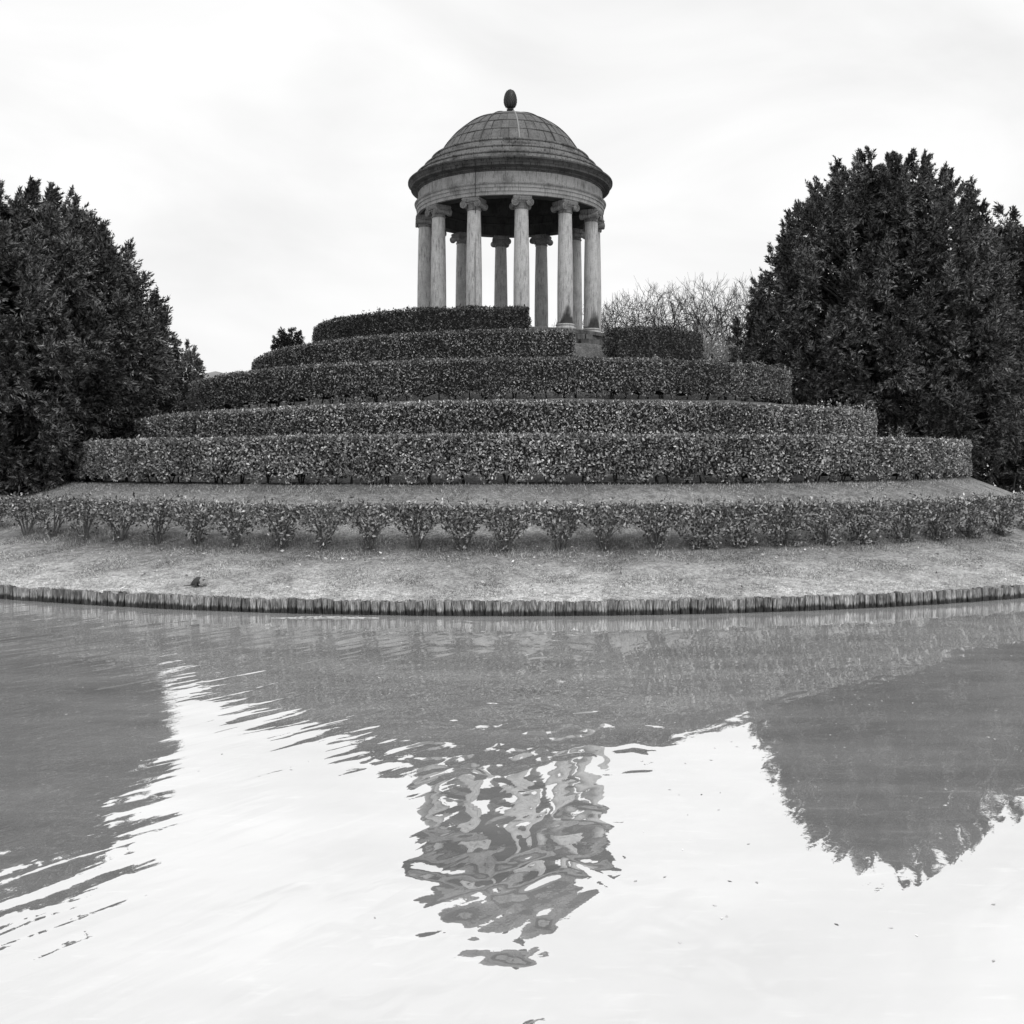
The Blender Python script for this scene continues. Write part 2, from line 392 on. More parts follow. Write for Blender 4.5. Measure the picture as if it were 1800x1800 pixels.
# columns
def shaft_mesh(wedge, ac=0):
    prof = []; H = 3.86
    for i in range(41):
        t = i/40; r = .262-.045*max(0, (t-.25)/.75)**1.6
        if t < .02: r += .02*(1-t/.02)
        prof.append((r, .20+t*(H-.20)))
    b = MB(); b.lathe(prof, 40); me = b.mesh('column', angle=60)
    at = me.attributes.new('wedge', 'FLOAT', 'POINT')
    vals = []
    for v in me.vertices:
        a = math.degrees(math.atan2(v.co.x, -v.co.y)); d = abs(a-ac) if a > ac else abs(a-ac)*1.25
        hh_ = (.80*(1-d/80) if d < 74 else .05)*(1+.5*mnoise.noise((a*.06, v.co.z*5, ac))); t = 1.0-(v.co.z-.2)/hh_  # dark triangle on the shaft, widest at its foot
        vals.append(max(0, min(1, t*1.7))*wedge)
    at.data.foreach_set('value', vals); return me
b = MB()
b.lathe([(0, .0), (.33, 0), (.345, .02), (.35, .05), (.345, .08), (.32, .098), (.30, .105), (.295, .125), (.30, .14), (.315, .15), (.318, .17), (.31, .19), (.285, .2), (.24, .2)], 40)
basem = b.mesh('base', angle=50)
def capital():
    b = MB(); z0 = 3.86
    b.lathe([(.2, z0-.02), (.232, z0-.01), (.245, z0+.015), (.232, z0+.04), (.222, z0+.05), (.222, z0+.10), (.25, z0+.16), (.285, z0+.215), (.27, z0+.24), (.1, z0+.25)], 32)
    for k in range(7):                                     # egg ornaments between the scrolls
        for s in (-1, 1):
            x = -.12+.04*k; Mx = Matrix.Translation((x, s*.285, z0+.2)) @ Matrix.Diagonal((1, .7, 1.5, 1))
            b.lathe([(0, -.02), (.014, -.012), (.017, 0), (.014, .012), (0, .02)], 8, Mx)
    for s in (-1, 1):                                      # bolsters joining front and back scrolls
        Mx = Matrix.Translation((s*.245, 0, z0+.165)) @ Matrix.Rotation(PI/2, 4, 'X')
        b.lathe([(0, -.30), (.10, -.30), (.115, -.285), (.112, -.25), (.085, -.18), (.07, -.04), (.085, -.02), (.085, .02), (.07, .04), (.085, .18), (.112, .25), (.115, .285), (.10, .30), (0, .30)], 22, Mx)
        for q in (-1, 1):
            P = []; Rr = []
            for i in range(46):                            # the spiral in relief
                t = i/45; a = PI/2 - s*t*2*PI*2.1; r = .108*(1-t)**.9+.012
                P.append((s*.245+math.cos(a)*r, q*.306, z0+.165+math.sin(a)*r)); Rr.append(.017-.006*t)
            b.tube(P, Rr, 5)
            b.lathe([(0, -.012), (.024, -.008), (.028, .006), (0, .02)], 10, Matrix.Translation((s*.245, q*.302, z0+.165)) @ Matrix.Rotation(-q*PI/2, 4, 'X'))
    b.box((0, 0, z0+.262), (.56, .60, .035)); b.box((0, 0, z0+.302), (.58, .62, .045)); b.box((0, 0, z0+.338), (.61, .64, .026))
    b.box((0, 0, z0+.372), (.60, .60, .042))
    return b.mesh('capital', angle=40)
capm = capital(); basem.materials.append(M['column']); M['captone'] = stone_mat('weathered capital stone', .22, .6, .5); capm.materials.append(M['captone'])
sh0 = shaft_mesh(0); sh0.materials.append(M['column']); sh1 = shaft_mesh(1, -22); sh1.materials.append(M['columnwedge']); sh2 = shaft_mesh(1, -46); sh2.materials.append(M['columnwedge'])
for k in range(12):
    th = 7+30*k; a = math.radians(th)
    c = bpy.data.objects.new('column', sh1 if k == 1 else sh2 if k == 2 else sh0); COL.objects.link(c); c.parent = tmp
    c.location = (3.03*math.sin(a), -3.03*math.cos(a), .02); c.rotation_euler = (0, 0, a)
    if k == 1: c['label'] = 'column with a dark triangle, nearer the middle of the front'
    if k == 2: c['label'] = 'right-most front column, dark triangle above its base'
    for nm, me in (('base', basem), ('capital', capm)):
        o = bpy.data.objects.new(nm, me); COL.objects.link(o); o.parent = c
# entablature
b = MB(); b.lathe(zz([(2.83, 10.85), (3.25, 10.85), (3.29, 10.855), (3.29, 10.965), (3.315, 10.972), (3.315, 11.09), (3.34, 11.097), (3.34, 11.18), (3.36, 11.19), (3.385, 11.215), (3.395, 11.25), (3.38, 11.26), (3.26, 11.265)]), 128); L(b, 'architrave', M['stone'])
b = MB(); b.lathe(zz([(3.26, 11.26), (3.262, 11.63)]), 128); L(b, 'frieze', M['stone'])
b = MB(); b.lathe(zz([(3.262, 11.63), (3.29, 11.635), (3.30, 11.67), (3.34, 11.68), (3.345, 11.73), (3.36, 11.74), (3.50, 11.76), (3.52, 11.77), (3.52, 11.84), (3.535, 11.85), (3.55, 11.90), (3.59, 11.945), (3.62, 11.96), (3.62, 12.01), (3.59, 12.025), (3.40, 12.07), (3.20, 12.08)]), 128); L(b, 'cornice', M['cornice'])
b = MB(); b.lathe(zz([(3.20, 11.55), (2.80, 11.55), (2.80, 11.30), (2.77, 11.26), (2.80, 11.22), (2.826, 11.2), (2.826, 10.846), (3.2, 10.846)]), 96); L(b, 'inner_frieze', M['inner'])  # dark skin under the architrave soffit, painting in the shade inside
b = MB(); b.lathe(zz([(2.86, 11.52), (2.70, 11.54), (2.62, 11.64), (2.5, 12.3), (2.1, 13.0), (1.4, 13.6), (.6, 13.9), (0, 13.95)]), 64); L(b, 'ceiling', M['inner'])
# three weathered steps below the dome
for (ro, zo, h_, ri) in ((3.36, 12.05, .24, 3.0), (3.09, 12.33, .24, 2.8), (2.83, 12.61, .25, 2.5)):
    b = MB(); b.lathe(zz([(ro-.05, zo-.02), (ro-.01, zo), (ro, zo+.02), (ro-.02, zo+h_*.5), (ro-.055, zo+h_-.065), (ro-.02, zo+h_-.055), (ro-.015, zo+h_-.02), (ro-.04, zo+h_), (ri, zo+h_+.055)]), 120)
    L(b, 'dome_step', M['attic'])
# dome of lead sheets
CZ, CA = 11.685-Z0, 2.815
def dome_pt(el, az, r=CA): return (r*math.cos(el)*math.sin(az), -r*math.cos(el)*math.cos(az), CZ+r*math.sin(el))
b = MB(); e0 = math.asin(1.2/CA)
levels = [e0, math.radians(35.5), math.radians(46), math.radians(59), math.radians(90)]
random.seed(3)
for li in range(4):
    lo, hi = levels[li], levels[li+1]-(.0 if li == 3 else .002)
    for k in range(12):
        nsp = (4, 4, 3, 1)[li]; cuts = [0]+sorted((j+random.uniform(-.12, .12))/nsp for j in range(1, nsp))+[1]
        for s in range(nsp):
            az0 = math.radians(7+30*(k+cuts[s]))+.002; az1 = math.radians(7+30*(k+cuts[s+1]))-.002
            rr = CA+random.uniform(-.004, .008); Vv = []; Fc = []; m_ = 6
            for i in range(m_+1):
                for j in range(m_+1):
                    Vv.append(dome_pt(lo+(hi-lo)*i/m_, az0+(az1-az0)*j/m_, rr+.012*(1-i/m_)))
            for i in range(m_):
                for j in range(m_):
                    q = i*(m_+1)+j; Fc.append((q, q+1, q+m_+2, q+m_+1))
            # turned down edges of the sheet
            e1 = [dome_pt(lo, az0+(az1-az0)*j/m_, rr-.03) for j in range(m_+1)]; bse = len(Vv); Vv += e1
            for j in range(m_): Fc.append((j, bse+j, bse+j+1, j+1))
            b.add(Vv, Fc)
b.lathe([(math.cos(e)*(CA-.02), CZ+math.sin(e)*(CA-.02)) for e in np.linspace(e0-.02, PI/2-.001, 20)], 64)
dome = L(b, 'dome', M['lead'], angle=50)
for k in range(12):
    az = math.radians(7+30*k); b = MB()
    b.tube([dome_pt(e, az, CA+.012) for e in np.linspace(e0+.01, PI/2-.07, 26)], .026, 6)
    o = b.build('rib', M['iron'] if k else M['cable'], dome)
b = MB()                                                   # standing seams between the ribs
for k in range(12):
    for li, ns in ((0, 4), (1, 4), (2, 3)):
        for s in range(1, ns):
            if random.random() < .75:
                az = math.radians(7+30*(k+(s+random.uniform(-.1, .1))/ns))
                b.tube([dome_pt(e, az, CA+.012) for e in np.linspace(levels[li]+.005, levels[li+1]-.01, 7)], .0095, 4)
for e in levels[1:4]:
    b.tube([dome_pt(e, a, CA+.012) for a in np.linspace(0, 2*PI, 120)], .011, 4, False)
b.build('seams', M['iron'], dome)
# pine cone finial
fz = 14.48
b = MB(); b.lathe(zz([(0, fz), (.22, fz), (.2, fz+.04), (.1, fz+.08), (.06, fz+.13), (.07, fz+.18), (.13, fz+.20), (.13, fz+.23), (.09, fz+.27), (.12, fz+.30)]), 24)
def egg(t): return .225*max(0, 1-((t-.40)/(.60 if t > .40 else .43))**2)**(.62 if t > .4 else .55)
b.lathe([(max(egg(.5-.5*math.cos(PI*i/24)), .001), fz-Z0+.26+.70*(.5-.5*math.cos(PI*i/24))) for i in range(25)], 28)
for i in range(1, 13):
    t = .06+.88*i/13; r = egg(t); zc = fz-Z0+.26+.70*t; ns = max(6, int(2*PI*r/.085))
    for k in range(ns):
        a = 2*PI*(k+.5*(i % 2))/ns
        Mx = Matrix.Translation((r*math.cos(a), r*math.sin(a), zc)) @ Matrix.Rotation(a, 4, 'Z') @ Matrix.Diagonal((.55, 1, 1.2, 1))
        b.lathe([(0, -.036), (.03, -.02), (.036, 0), (.024, .02), (0, .032)], 6, Mx)
L(b, 'finial', M['iron'])
# lightning cable down front of the frieze and the column left of centre
b = MB(); cxm = -1.19-TX
def cy(r, y0=0): return -math.sqrt(r*r-cxm*cxm)
ca = math.radians(-23); colx, coly = 3.03*math.sin(ca), -3.03*math.cos(ca)
dx = cxm-colx
P = []
for r_, z_ in ((3.40, 12.11), (3.66, 12.03), (3.66, 11.94), (3.55, 11.8), (3.36, 11.7), (3.30, 11.6), (3.30, 11.3), (3.43, 11.25), (3.37, 11.05), (3.33, 10.86)):
    P.append((cxm, cy(r_), z_-Z0))
P += [(cxm, coly-.36, 10.78-Z0), (cxm, coly-.245, 10.3-Z0), (cxm, coly-.262, 9.2-Z0), (cxm, coly-.276, 8.0-Z0), (cxm, coly-.276, 6.8-Z0)]
b.tube(P[:-3], .011, 5); L(b, 'lightning_cable', M['iron'])
b = MB(); b.tube([(cxm, coly-.255, 9.35-Z0), (cxm, coly-.266, 8.6-Z0), (cxm, coly-.276, 7.7-Z0), (cxm, coly-.276, 6.75-Z0)], .018, 6); L(b, 'cable_pipe', M['cable'])

# ---------------------------------------------------------------- clipped hedges
def hedge_pts(T, s, dz):
    """point at turn T (deg), s metres inward from outer face, dz below the top"""
    R = RT(T)-s; a = np.radians(T); 
    return np.stack([TX+R*np.sin(a), TY-R*np.cos(a), ZT(T)-dz], -1)
TH = .78
def vnoise(T, k, f): return np.array([mnoise.noise((float(t)*f, k*7.1, 0)) for t in T])
def hedge(T0, T1, dens, mat, lw, label, lump=.14, shoots=(), stems=True, open_low=0., seed=0, bumpy=.03):
    root = empty('clipped_hedge', tuple(hedge_pts(np.array([(T0+T1)/2.]), TH/2, HH)[0]))
    tag(root, label, 'hedge', 'clipped hedges winding round the mound')
    ax = np.array(root.location)
    Lm = math.radians(T1-T0)*float(RT((T0+T1)/2))
    def low(T):                                            # ragged lower edge, deeper at each bush
        s = np.radians(T)*RT((T0+T1)/2)
        return HH-.03-lump*(.5+.5*np.cos(s*2*PI/.86+1.7*np.sin(s*.9)+seed))**1.3-.06*rng.random(len(T))
    Cs, As, Ns = [], [], []
    def add(n, kind):
        if kind == 'end0' or kind == 'end1':
            T = np.full(n, T0 if kind == 'end0' else T1); s = rng.random(n)*TH; dz = rng.random(n)*low(T)
            dirn = -1 if kind == 'end0' else 1
            a = np.radians(T); nn = np.stack([np.cos(a), np.sin(a), np.zeros(n)], -1)*dirn
        else:
            T = T0+(T1-T0)*rng.random(n); a = np.radians(T); rd = np.stack([np.sin(a), -np.cos(a), np.zeros(n)], -1)
            if kind == 'out': s = np.zeros(n); dz = rng.random(n)**1.0*low(T); nn = rd+np.array([0, 0, .15])
            elif kind == 'in': s = np.full(n, TH); dz = rng.random(n)*low(T); nn = -rd
            else: s = rng.random(n)*TH; dz = np.zeros(n); nn = np.tile([0, 0, 1.], (n, 1))
        rnd = rng.exponential(.035, n); 
        # rounded shoulders and a slightly uneven clipped face
        wob = np.array([mnoise.noise((float(t)*math.radians(1)*30, float(d)*2.4, 3.3+seed)) for t, d in zip(T, dz)])*bumpy*1.6
        wob2 = np.array([mnoise.noise((float(t)*math.radians(1)*9, 1.3, 9+seed)) for t in T])*bumpy
        edge = np.maximum(0, .1-dz)/.1 if kind == 'out' else 0*dz
        s2 = s+(rnd if kind == 'out' else (-rnd if kind == 'in' else 0))-(wob if kind == 'out' else 0)+edge*.05
        dz2 = dz+(rnd if kind == 'top' else 0)-wob2
        C = hedge_pts(T, s2, dz2)
        if kind.startswith('end'): C = C+nn*(-rnd+wob)[:, None]*1.0
        C = C+rng.normal(0, .012, (n, 3))
        A = nn*.45+rng.normal(0, .6, (n, 3))+np.array([0, 0, .15])
        Cs.append(C); As.append(A); Ns.append(nn+rng.normal(0, .55, (n, 3)))
    add(int(Lm*HH*dens), 'out'); add(int(Lm*TH*dens*.75), 'top'); add(int(Lm*HH*dens*.25), 'in')
    add(int(HH*TH*dens*1.2), 'end0'); add(int(HH*TH*dens*1.2), 'end1')
    # stray shoots on top
    for (Ta, Tb, cnt, hgt) in list(shoots)+[(T0, T1, int(Lm*3.2), .05)]:
        T = Ta+(Tb-Ta)*rng.random(cnt); s = rng.random(cnt)*TH*.9
        for t, q in zip(T, s):
            p = hedge_pts(np.array([t]), q, 0)[0]; hh = hgt*random.uniform(.5, 1.5); nl = max(3, int(hh/.018)); d = np.array([random.uniform(-.25, .25), random.uniform(-.25, .25), 1])
            u = rng.random(nl); Cs.append(p+d*(u*hh)[:, None]+rng.normal(0, .02, (nl, 3))); A = rng.normal(0, .6, (nl, 3)); A[:, 2] += .5; As.append(A); Ns.append(rng.normal(size=(nl, 3)))
    C = np.concatenate(Cs); A = np.concatenate(As); Nn = np.concatenate(Ns); n = len(C)
    Ls = lw[0]*rng.uniform(.7, 1.3, n)
    link('foliage', leaves_mesh('foliage', C-ax, A, Ls, Ls*lw[1], Nn), mat, root)
    # woody inside of the hedge with a stem under each bush
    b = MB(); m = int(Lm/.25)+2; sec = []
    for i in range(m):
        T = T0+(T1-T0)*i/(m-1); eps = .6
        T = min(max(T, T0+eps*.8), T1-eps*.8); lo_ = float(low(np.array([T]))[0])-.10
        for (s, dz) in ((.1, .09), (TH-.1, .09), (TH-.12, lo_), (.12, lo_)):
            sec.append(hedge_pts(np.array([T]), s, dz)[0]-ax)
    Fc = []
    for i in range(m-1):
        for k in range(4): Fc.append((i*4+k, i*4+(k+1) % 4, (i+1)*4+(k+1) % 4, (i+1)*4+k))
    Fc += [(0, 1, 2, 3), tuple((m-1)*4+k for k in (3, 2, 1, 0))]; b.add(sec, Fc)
    if stems:
        for i in range(int(Lm/.43)):
            T = T0+(T1-T0)*(i+.5+random.uniform(-.3, .3))/(Lm/.43); s0 = random.uniform(.25, .5); p = hedge_pts(np.array([T]), s0, HH+.02)[0]-ax
            for q in range(random.choice((1, 2, 3))):
                e = p+np.array([random.uniform(-.12, .12), random.uniform(-.1, .1), .32])
                b.tube([p+np.array([random.uniform(-.04, .04), 0, -.05]), e], [.024, .014], 5)
    b.build('branches', M['core'], root)
    return root
hedge(-68, 112, 1120, M['leaf2'], (.077, .48), 'widest clipped hedge tier, pale leaves, directly above the sloping lawn and the vase-shaped shrubs', lump=.18, shoots=[(60, 84, 22, .1), (-60, -40, 14, .1)], seed=1)
hedge(250, 470, 1080, M['leaf2'], (.07, .48), 'second clipped hedge tier counted up from the widest one, tall shoots on its right end', lump=.1, shoots=[(360+44, 360+72, 60, .17)], seed=2)
hedge(610, 830, 1000, M['leaf3'], (.068, .48), 'clipped hedge tier in the middle of the mound, bare soil showing below it', lump=.14, shoots=[(720+48, 720+76, 40, .13)], seed=3)
hedge(970, 1093.6, 1000, M['leaf3'], (.066, .48), 'dark clipped hedge tier ending left of the stone steps', lump=.06, shoots=[(1078, 1093, 5, .13)], seed=4)
hedge(1105.5, 1180, 950, M['leaf4'], (.068, .48), 'short dark rounded hedge standing right of the stone steps', lump=.05, seed=5, bumpy=.09)
hedge(1335, 1446, 950, M['leaf4'], (.066, .48), 'topmost dark hedge hiding the feet of the left columns', lump=.05, shoots=[(1360, 1446, 34, .1)], seed=6, bumpy=.06)

# ---------------------------------------------------------------- lowest row: separate shrubs grown together at the top
sx = [-12, 48, 92, 150, 212, 275, 345, 415, 495, 570, 650, 732, 812, 890, 985, 1062, 1155, 1235, 1305, 1378, 1450, 1515, 1590, 1650, 1705, 1760, 1815]
ordw = ['first', 'second', 'third', 'fourth', 'fifth', 'sixth', 'seventh', 'eighth', 'ninth', 'tenth', 'eleventh', 'twelfth', 'thirteenth', 'fourteenth']
RS = 17.7
def shrub(i, px):
    random.seed(100+i)
    # solve for the azimuth on the ring that projects to this column
    t = (px-900)/F; th = 0
    for _ in range(30):
        a = math.radians(th); x, y = TX+RS*math.sin(a), TY-RS*math.cos(a); th += math.degrees((t-x/y))*.9
    x, y = pol(RS, th); z = gz(x, y); a = math.radians(th)
    full = px > 1220
    root = empty('hedge_shrub', (x, y, z), a)
    k = i+1; lab = (ordw[k-1]+' from the left end') if k <= 14 else (ordw[len(sx)-k]+' from the right end')
    look = 'shrub leafy to the grass' if full else 'vase-shaped shrub with bare stems'
    tag(root, '%s, %s of the lowest hedge row' % (look, lab), 'shrub', 'shrubs of the lowest hedge row')
    hgt = .785+.045*random.random(); fat = random.uniform(.8, 1.25); gap0 = (px-sx[i-1]) if i else 70; gap1 = (sx[i+1]-px) if i < len(sx)-1 else 60
    wl, wr = gap0*.5*y/F+.03+(.07 if full else 0), gap1*.5*y/F+.03+(.07 if full else 0)
    b = MB(); ns = random.randint(6, 9); tips = []
    for s in range(ns):
        u = -1+2*(s+random.uniform(.1, .9))/ns; ex = (wl if u < 0 else wr)*u*random.uniform(.8, 1.0); ey = random.uniform(-.3, .3)
        x0, y0 = random.uniform(-.06, .06)+u*.04, random.uniform(-.05, .05); P = []
        for q in range(7):
            v = q/6; P.append((x0+(ex-x0)*v**1.25+random.uniform(-.015, .015), y0+(ey-y0)*v, -.06+(hgt-.1)*v**.9+.0))
        b.tube(P, [.021-.013*q/6 for q in range(7)], 5); tips.append(P)
        for w_ in range(3):
            q = random.randint(2, 5); p = Vector(P[q]); e = p+Vector((random.uniform(-.2, .2), random.uniform(-.22, .22), random.uniform(.12, .28)))
            b.tube([p, (p+e)/2+Vector((0, 0, .02)), e], [.009, .007, .004], 4)
    b.build('stems', M['stem'], root)
    n = int((3100 if full else 2500)*random.uniform(.88, 1.12)*(wl+wr)/.8)
    # leaves: vase-shaped volume, thick at the clipped top
    u = rng.random(n)*2-1; tt = 1-np.abs(rng.normal(0, .34*fat if not full else .58, n)); tt = np.clip(tt, .06, 1)
    tt = np.where(rng.random(n) < .36, 1-np.abs(rng.normal(0, .04, n)), tt)
    prof = (.16+.84*np.clip((tt-.10)/.62, 0, 1)**(1.15/fat)) if not full else (.45+.55*np.clip(tt/.55, 0, 1))
    dep = .12+.27*np.clip(tt/.7, 0, 1)
    X = np.where(u < 0, wl, wr)*u*prof*1.06; sgn = np.where(rng.random(n) < .62, -1, 1); Y = sgn*dep*(1-rng.random(n)**2*.9)
    Y = np.where(tt > .9, (rng.random(n)*2-1)*dep, Y)
    Z = hgt*tt-.02+.03*np.array([mnoise.noise((float(q)*4+i*3, 0, 1)) for q in X])
    # hug the stems low down
    keep = (tt > .5) | (np.array([mnoise.noise((float(p)*5+i, float(q)*5, float(r)*5)) for p, q, r in zip(X, Y, Z)]) > -.12)
    C = np.stack([X, Y, Z], -1)[keep]; m = len(C); A = rng.normal(0, .6, (m, 3))+norm(C*np.array([1, 1.5, .3]))*.5; A[:, 2] += .2
    ns_ = 8
    for s in range(ns_):
        hx = random.uniform(-wl, wr); p = np.array([hx, random.uniform(-.3, .3), hgt]); q = 6; C = np.concatenate([C, p+rng.normal(0, .03, (q, 3))+np.stack([0*rng.random(q), 0*rng.random(q), rng.random(q)*.08], -1)]); A = np.concatenate([A, rng.normal(0, .5, (q, 3))+[0, 0, .6]])
    Ls = .074*rng.uniform(.65, 1.3, len(C)); Nn = rng.normal(0, .7, (len(C), 3))+np.array([0, -.45, .5])
    link('foliage', leaves_mesh('foliage', C, A, Ls, Ls*.46, Nn), M['leaf1'], root)
for i, px in enumerate(sx): shrub(i, px)

# ---------------------------------------------------------------- evergreens
def conifer(loc, prof, label, mat, nspire, frond=26, blade=20, bl=.16, lean=0, seed=1, trunk_r=.35, spire_h=(1.1, 2.2), name='evergreen_tree', cat='tree', lobes=.12, squash=1, droop=.5, group=None, lowest=0, core=.66, fs=1):
    random.seed(seed); r_ = np.random.default_rng(seed)
    root = empty(name, loc); tag(root, label, cat, group)
    zs = [p[0] for p in prof]; rs = [p[1] for p in prof]; z0, z1 = zs[0], zs[-1]; Cs = []; As = []; Ls = []
    def hull(z, a): return np.interp(z, zs, rs)*min(1.07, 1+lobes*math.sin(3*a+seed)+lobes*.7*math.sin(5*a+seed*2+z*.5)+.10*mnoise.noise((math.cos(a)*2, math.sin(a)*2, z*.35+seed)))
    wts = np.interp(np.linspace(z0, z1, 60), zs, rs)+.35; cum = np.cumsum(wts)/wts.sum()
    b = MB()
    H = z1-z0
    b.tube([(0, 0, -.3), (.05, 0, z0*.5+.3), (0, .05, (z0+z1)/2), (0, 0, z1-.4)], [trunk_r*1.3, trunk_r, trunk_r*.5, .04], 9)
    for i in range(nspire):
        z = float(np.interp((i+.5)/nspire+random.uniform(-.01, .01), cum, np.linspace(z0, z1, 60))); a = i*2.39996+random.uniform(-.3, .3)
        rr = float(hull(z, a)); inside = random.random() < .14; rad_ = rr*(random.uniform(.45, .8) if inside else random.uniform(.84, .99))
        sh = random.uniform(*spire_h)*(.42+.62*min(1, rr/4.2)); sw = sh*random.uniform(.27, .4)
        base = np.array([rad_*math.cos(a), rad_*math.sin(a)*squash, z-sh*.45]); outd = np.array([math.cos(a), math.sin(a), 0])
        if random.random() < .5:
            b.tube([(0, 0, max(.5, base[2]-rad_*.25)), tuple(base*.55+np.array([0, 0, base[2]*.42])), tuple(base+[0, 0, sh*.4])], [.09, .05, .015], 5)
        for f in range(frond):
            t = random.random()**1.15; w = sw*(1-t)**.8+.05; aa = random.uniform(0, 2*PI)
            o_ = np.array([math.cos(aa), math.sin(aa), 0]); p = base+np.array([0, 0, sh*t])+o_*w*.35+outd*.12*t
            d = o_*(1-t*.75)+outd*.45+np.array([0, 0, -droop+1.9*t]); d = d/np.linalg.norm(d); fl = (.34+.22*random.random())*(.75+sw*.4)*fs
            u = r_.random(blade); side = norm(r_.normal(0, 1, (blade, 3))+d*.3)
            C = p+d*(u*fl)[:, None]+side*(.11*fs*(1-u*.8))[:, None]; C[:, 2] -= droop*.16*u
            Cs.append(C); As.append(side*.75+d*.75+np.array([0, 0, -.1])); Ls.append(bl*r_.uniform(.6, 1.3, blade))
    C = np.concatenate(Cs); A = np.concatenate(As); Lq = np.concatenate(Ls)
    if lowest: k = C[:, 2] > lowest; C, A, Lq = C[k], A[k], Lq[k]
    crown = link('crown', leaves_mesh('crown', C, A, Lq*1.15, Lq*.3), mat, root)
    # inner dead-twig mass
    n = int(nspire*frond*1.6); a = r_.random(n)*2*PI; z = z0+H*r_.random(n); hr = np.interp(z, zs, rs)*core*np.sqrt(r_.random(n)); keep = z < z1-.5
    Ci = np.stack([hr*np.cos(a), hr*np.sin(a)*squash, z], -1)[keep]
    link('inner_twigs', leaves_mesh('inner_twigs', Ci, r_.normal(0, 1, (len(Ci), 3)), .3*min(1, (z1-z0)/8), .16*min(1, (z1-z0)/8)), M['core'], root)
    b.build('trunk', M['bark'], root)
    return root
def at(px, y_, d): return (px_pt(px, d), d, EYE+(HY-y_)*d/F)
# right giant
d = 44; g0 = .5
def pz(y_, d, base): return EYE+(HY-y_)*d/F-base
pr = [(2.0, 2.0), (pz(790, d, g0), 4.2), (pz(750, d, g0), 5.3), (pz(690, d, g0), 5.9), (pz(600, d, g0), 5.75), (pz(540, d, g0), 5.1), (pz(480, d, g0), 4.4), (pz(420, d, g0), 4.1), (pz(380, d, g0), 3.5), (pz(345, d, g0), 2.6), (pz(318, d, g0), 1.8), (pz(300, d, g0), 1.2), (pz(292, d, g0), .3)]
conifer((px_pt(1545, d), d, g0), pr, 'huge dark rounded evergreen right of the mound, the tallest tree', M['yew2'], 480, 30, 28, .17, seed=4, lobes=.05, trunk_r=.5)
d = 46
pr = [(.5, 2.9), (pz(760, d, g0), 3.6), (pz(640, d, g0), 3.9), (pz(540, d, g0), 3.3), (pz(450, d, g0), 2.0), (pz(400, d, g0), .9), (pz(385, d, g0), .3)]
conifer((px_pt(1775, d), d, g0), pr, 'lower dark evergreen at the right edge, beside the tallest tree', M['yew2'], 230, 26, 20, .17, seed=9)
# left giant
d = 28.5; g1 = .9
pr = [(.5, 1.2), (pz(850, d, g1), 1.8), (pz(800, d, g1), 2.3), (pz(760, d, g1), 2.8), (pz(700, d, g1), 3.35), (pz(640, d, g1), 3.85), (pz(590, d, g1), 3.85), (pz(540, d, g1), 3.6), (pz(480, d, g1), 3.15), (pz(445, d, g1), 2.6), (pz(405, d, g1), 2.1), (pz(375, d, g1), 1.6), (pz(358, d, g1), 1.0), (pz(350, d, g1), .3)]
conifer((px_pt(22, d), d, g1), pr, 'large dark evergreen at the left edge, its branches hanging over the hedges', M['yew2'], 480, 30, 28, .125, seed=12, spire_h=(.8, 1.5), lobes=.06, trunk_r=.4)
# round tree behind it
d = 60
pr = [(2.0, .8), (pz(740, d, .3), 1.8), (pz(690, d, .3), 2.3), (pz(650, d, .3), 2.25), (pz(620, d, .3), 1.6), (pz(604, d, .3), .8), (pz(597, d, .3), .2)]
conifer((px_pt(283, d), d, .3), pr, 'smaller round evergreen behind the large left tree', M['yew2'], 130, 24, 20, .16, seed=21, spire_h=(.7, 1.1), trunk_r=.2)
# small cone-shaped conifer above the hedges at left
d = 41; xx = px_pt(508, d); g2 = gz(xx, d)
pr = [(.1, .45), (pz(620, d, g2), .52), (pz(600, d, g2), .44), (pz(588, d, g2), .34), (pz(580, d, g2), .15)]
conifer((xx, d, g2), pr, 'small dark bushy conifer poking above the left side of the upper hedges', M['yew'], 170, 20, 16, .075, seed=22, fs=.42, spire_h=(.35, .6), trunk_r=.06, lobes=.08)
# little bushes behind the widest hedge
px, py, d = 1575, 742, 34; xx = px_pt(px, d); gg = gz(xx, d); top = EYE+(HY-py)*d/F-gg
root = empty('small_bush', (xx, d, gg)); tag(root, 'small leafy bush between the right ends of two hedges, below the tallest tree', 'bush')
b = MB(); Cb = []
for k in range(13):
    a_ = random.uniform(0, 2*PI); e = Vector((math.cos(a_)*random.uniform(.05, .36), math.sin(a_)*random.uniform(.05, .36), top*random.uniform(.6, 1.0)))
    b.tube([(0, 0, -.1), e*.5+Vector((0, 0, .08)), e], [.018, .012, .005], 5)
    for q in range(34): t = random.uniform(.35, 1.02); Cb.append(np.array(e)*t+rng.normal(0, .045, 3))
Cb = np.array(Cb); Ab = rng.normal(0, .6, Cb.shape)+[0, 0, .4]
link('foliage', leaves_mesh('foliage', Cb, Ab, .09, .04), M['leaf1'], root); b.build('stem', M['stem'], root)

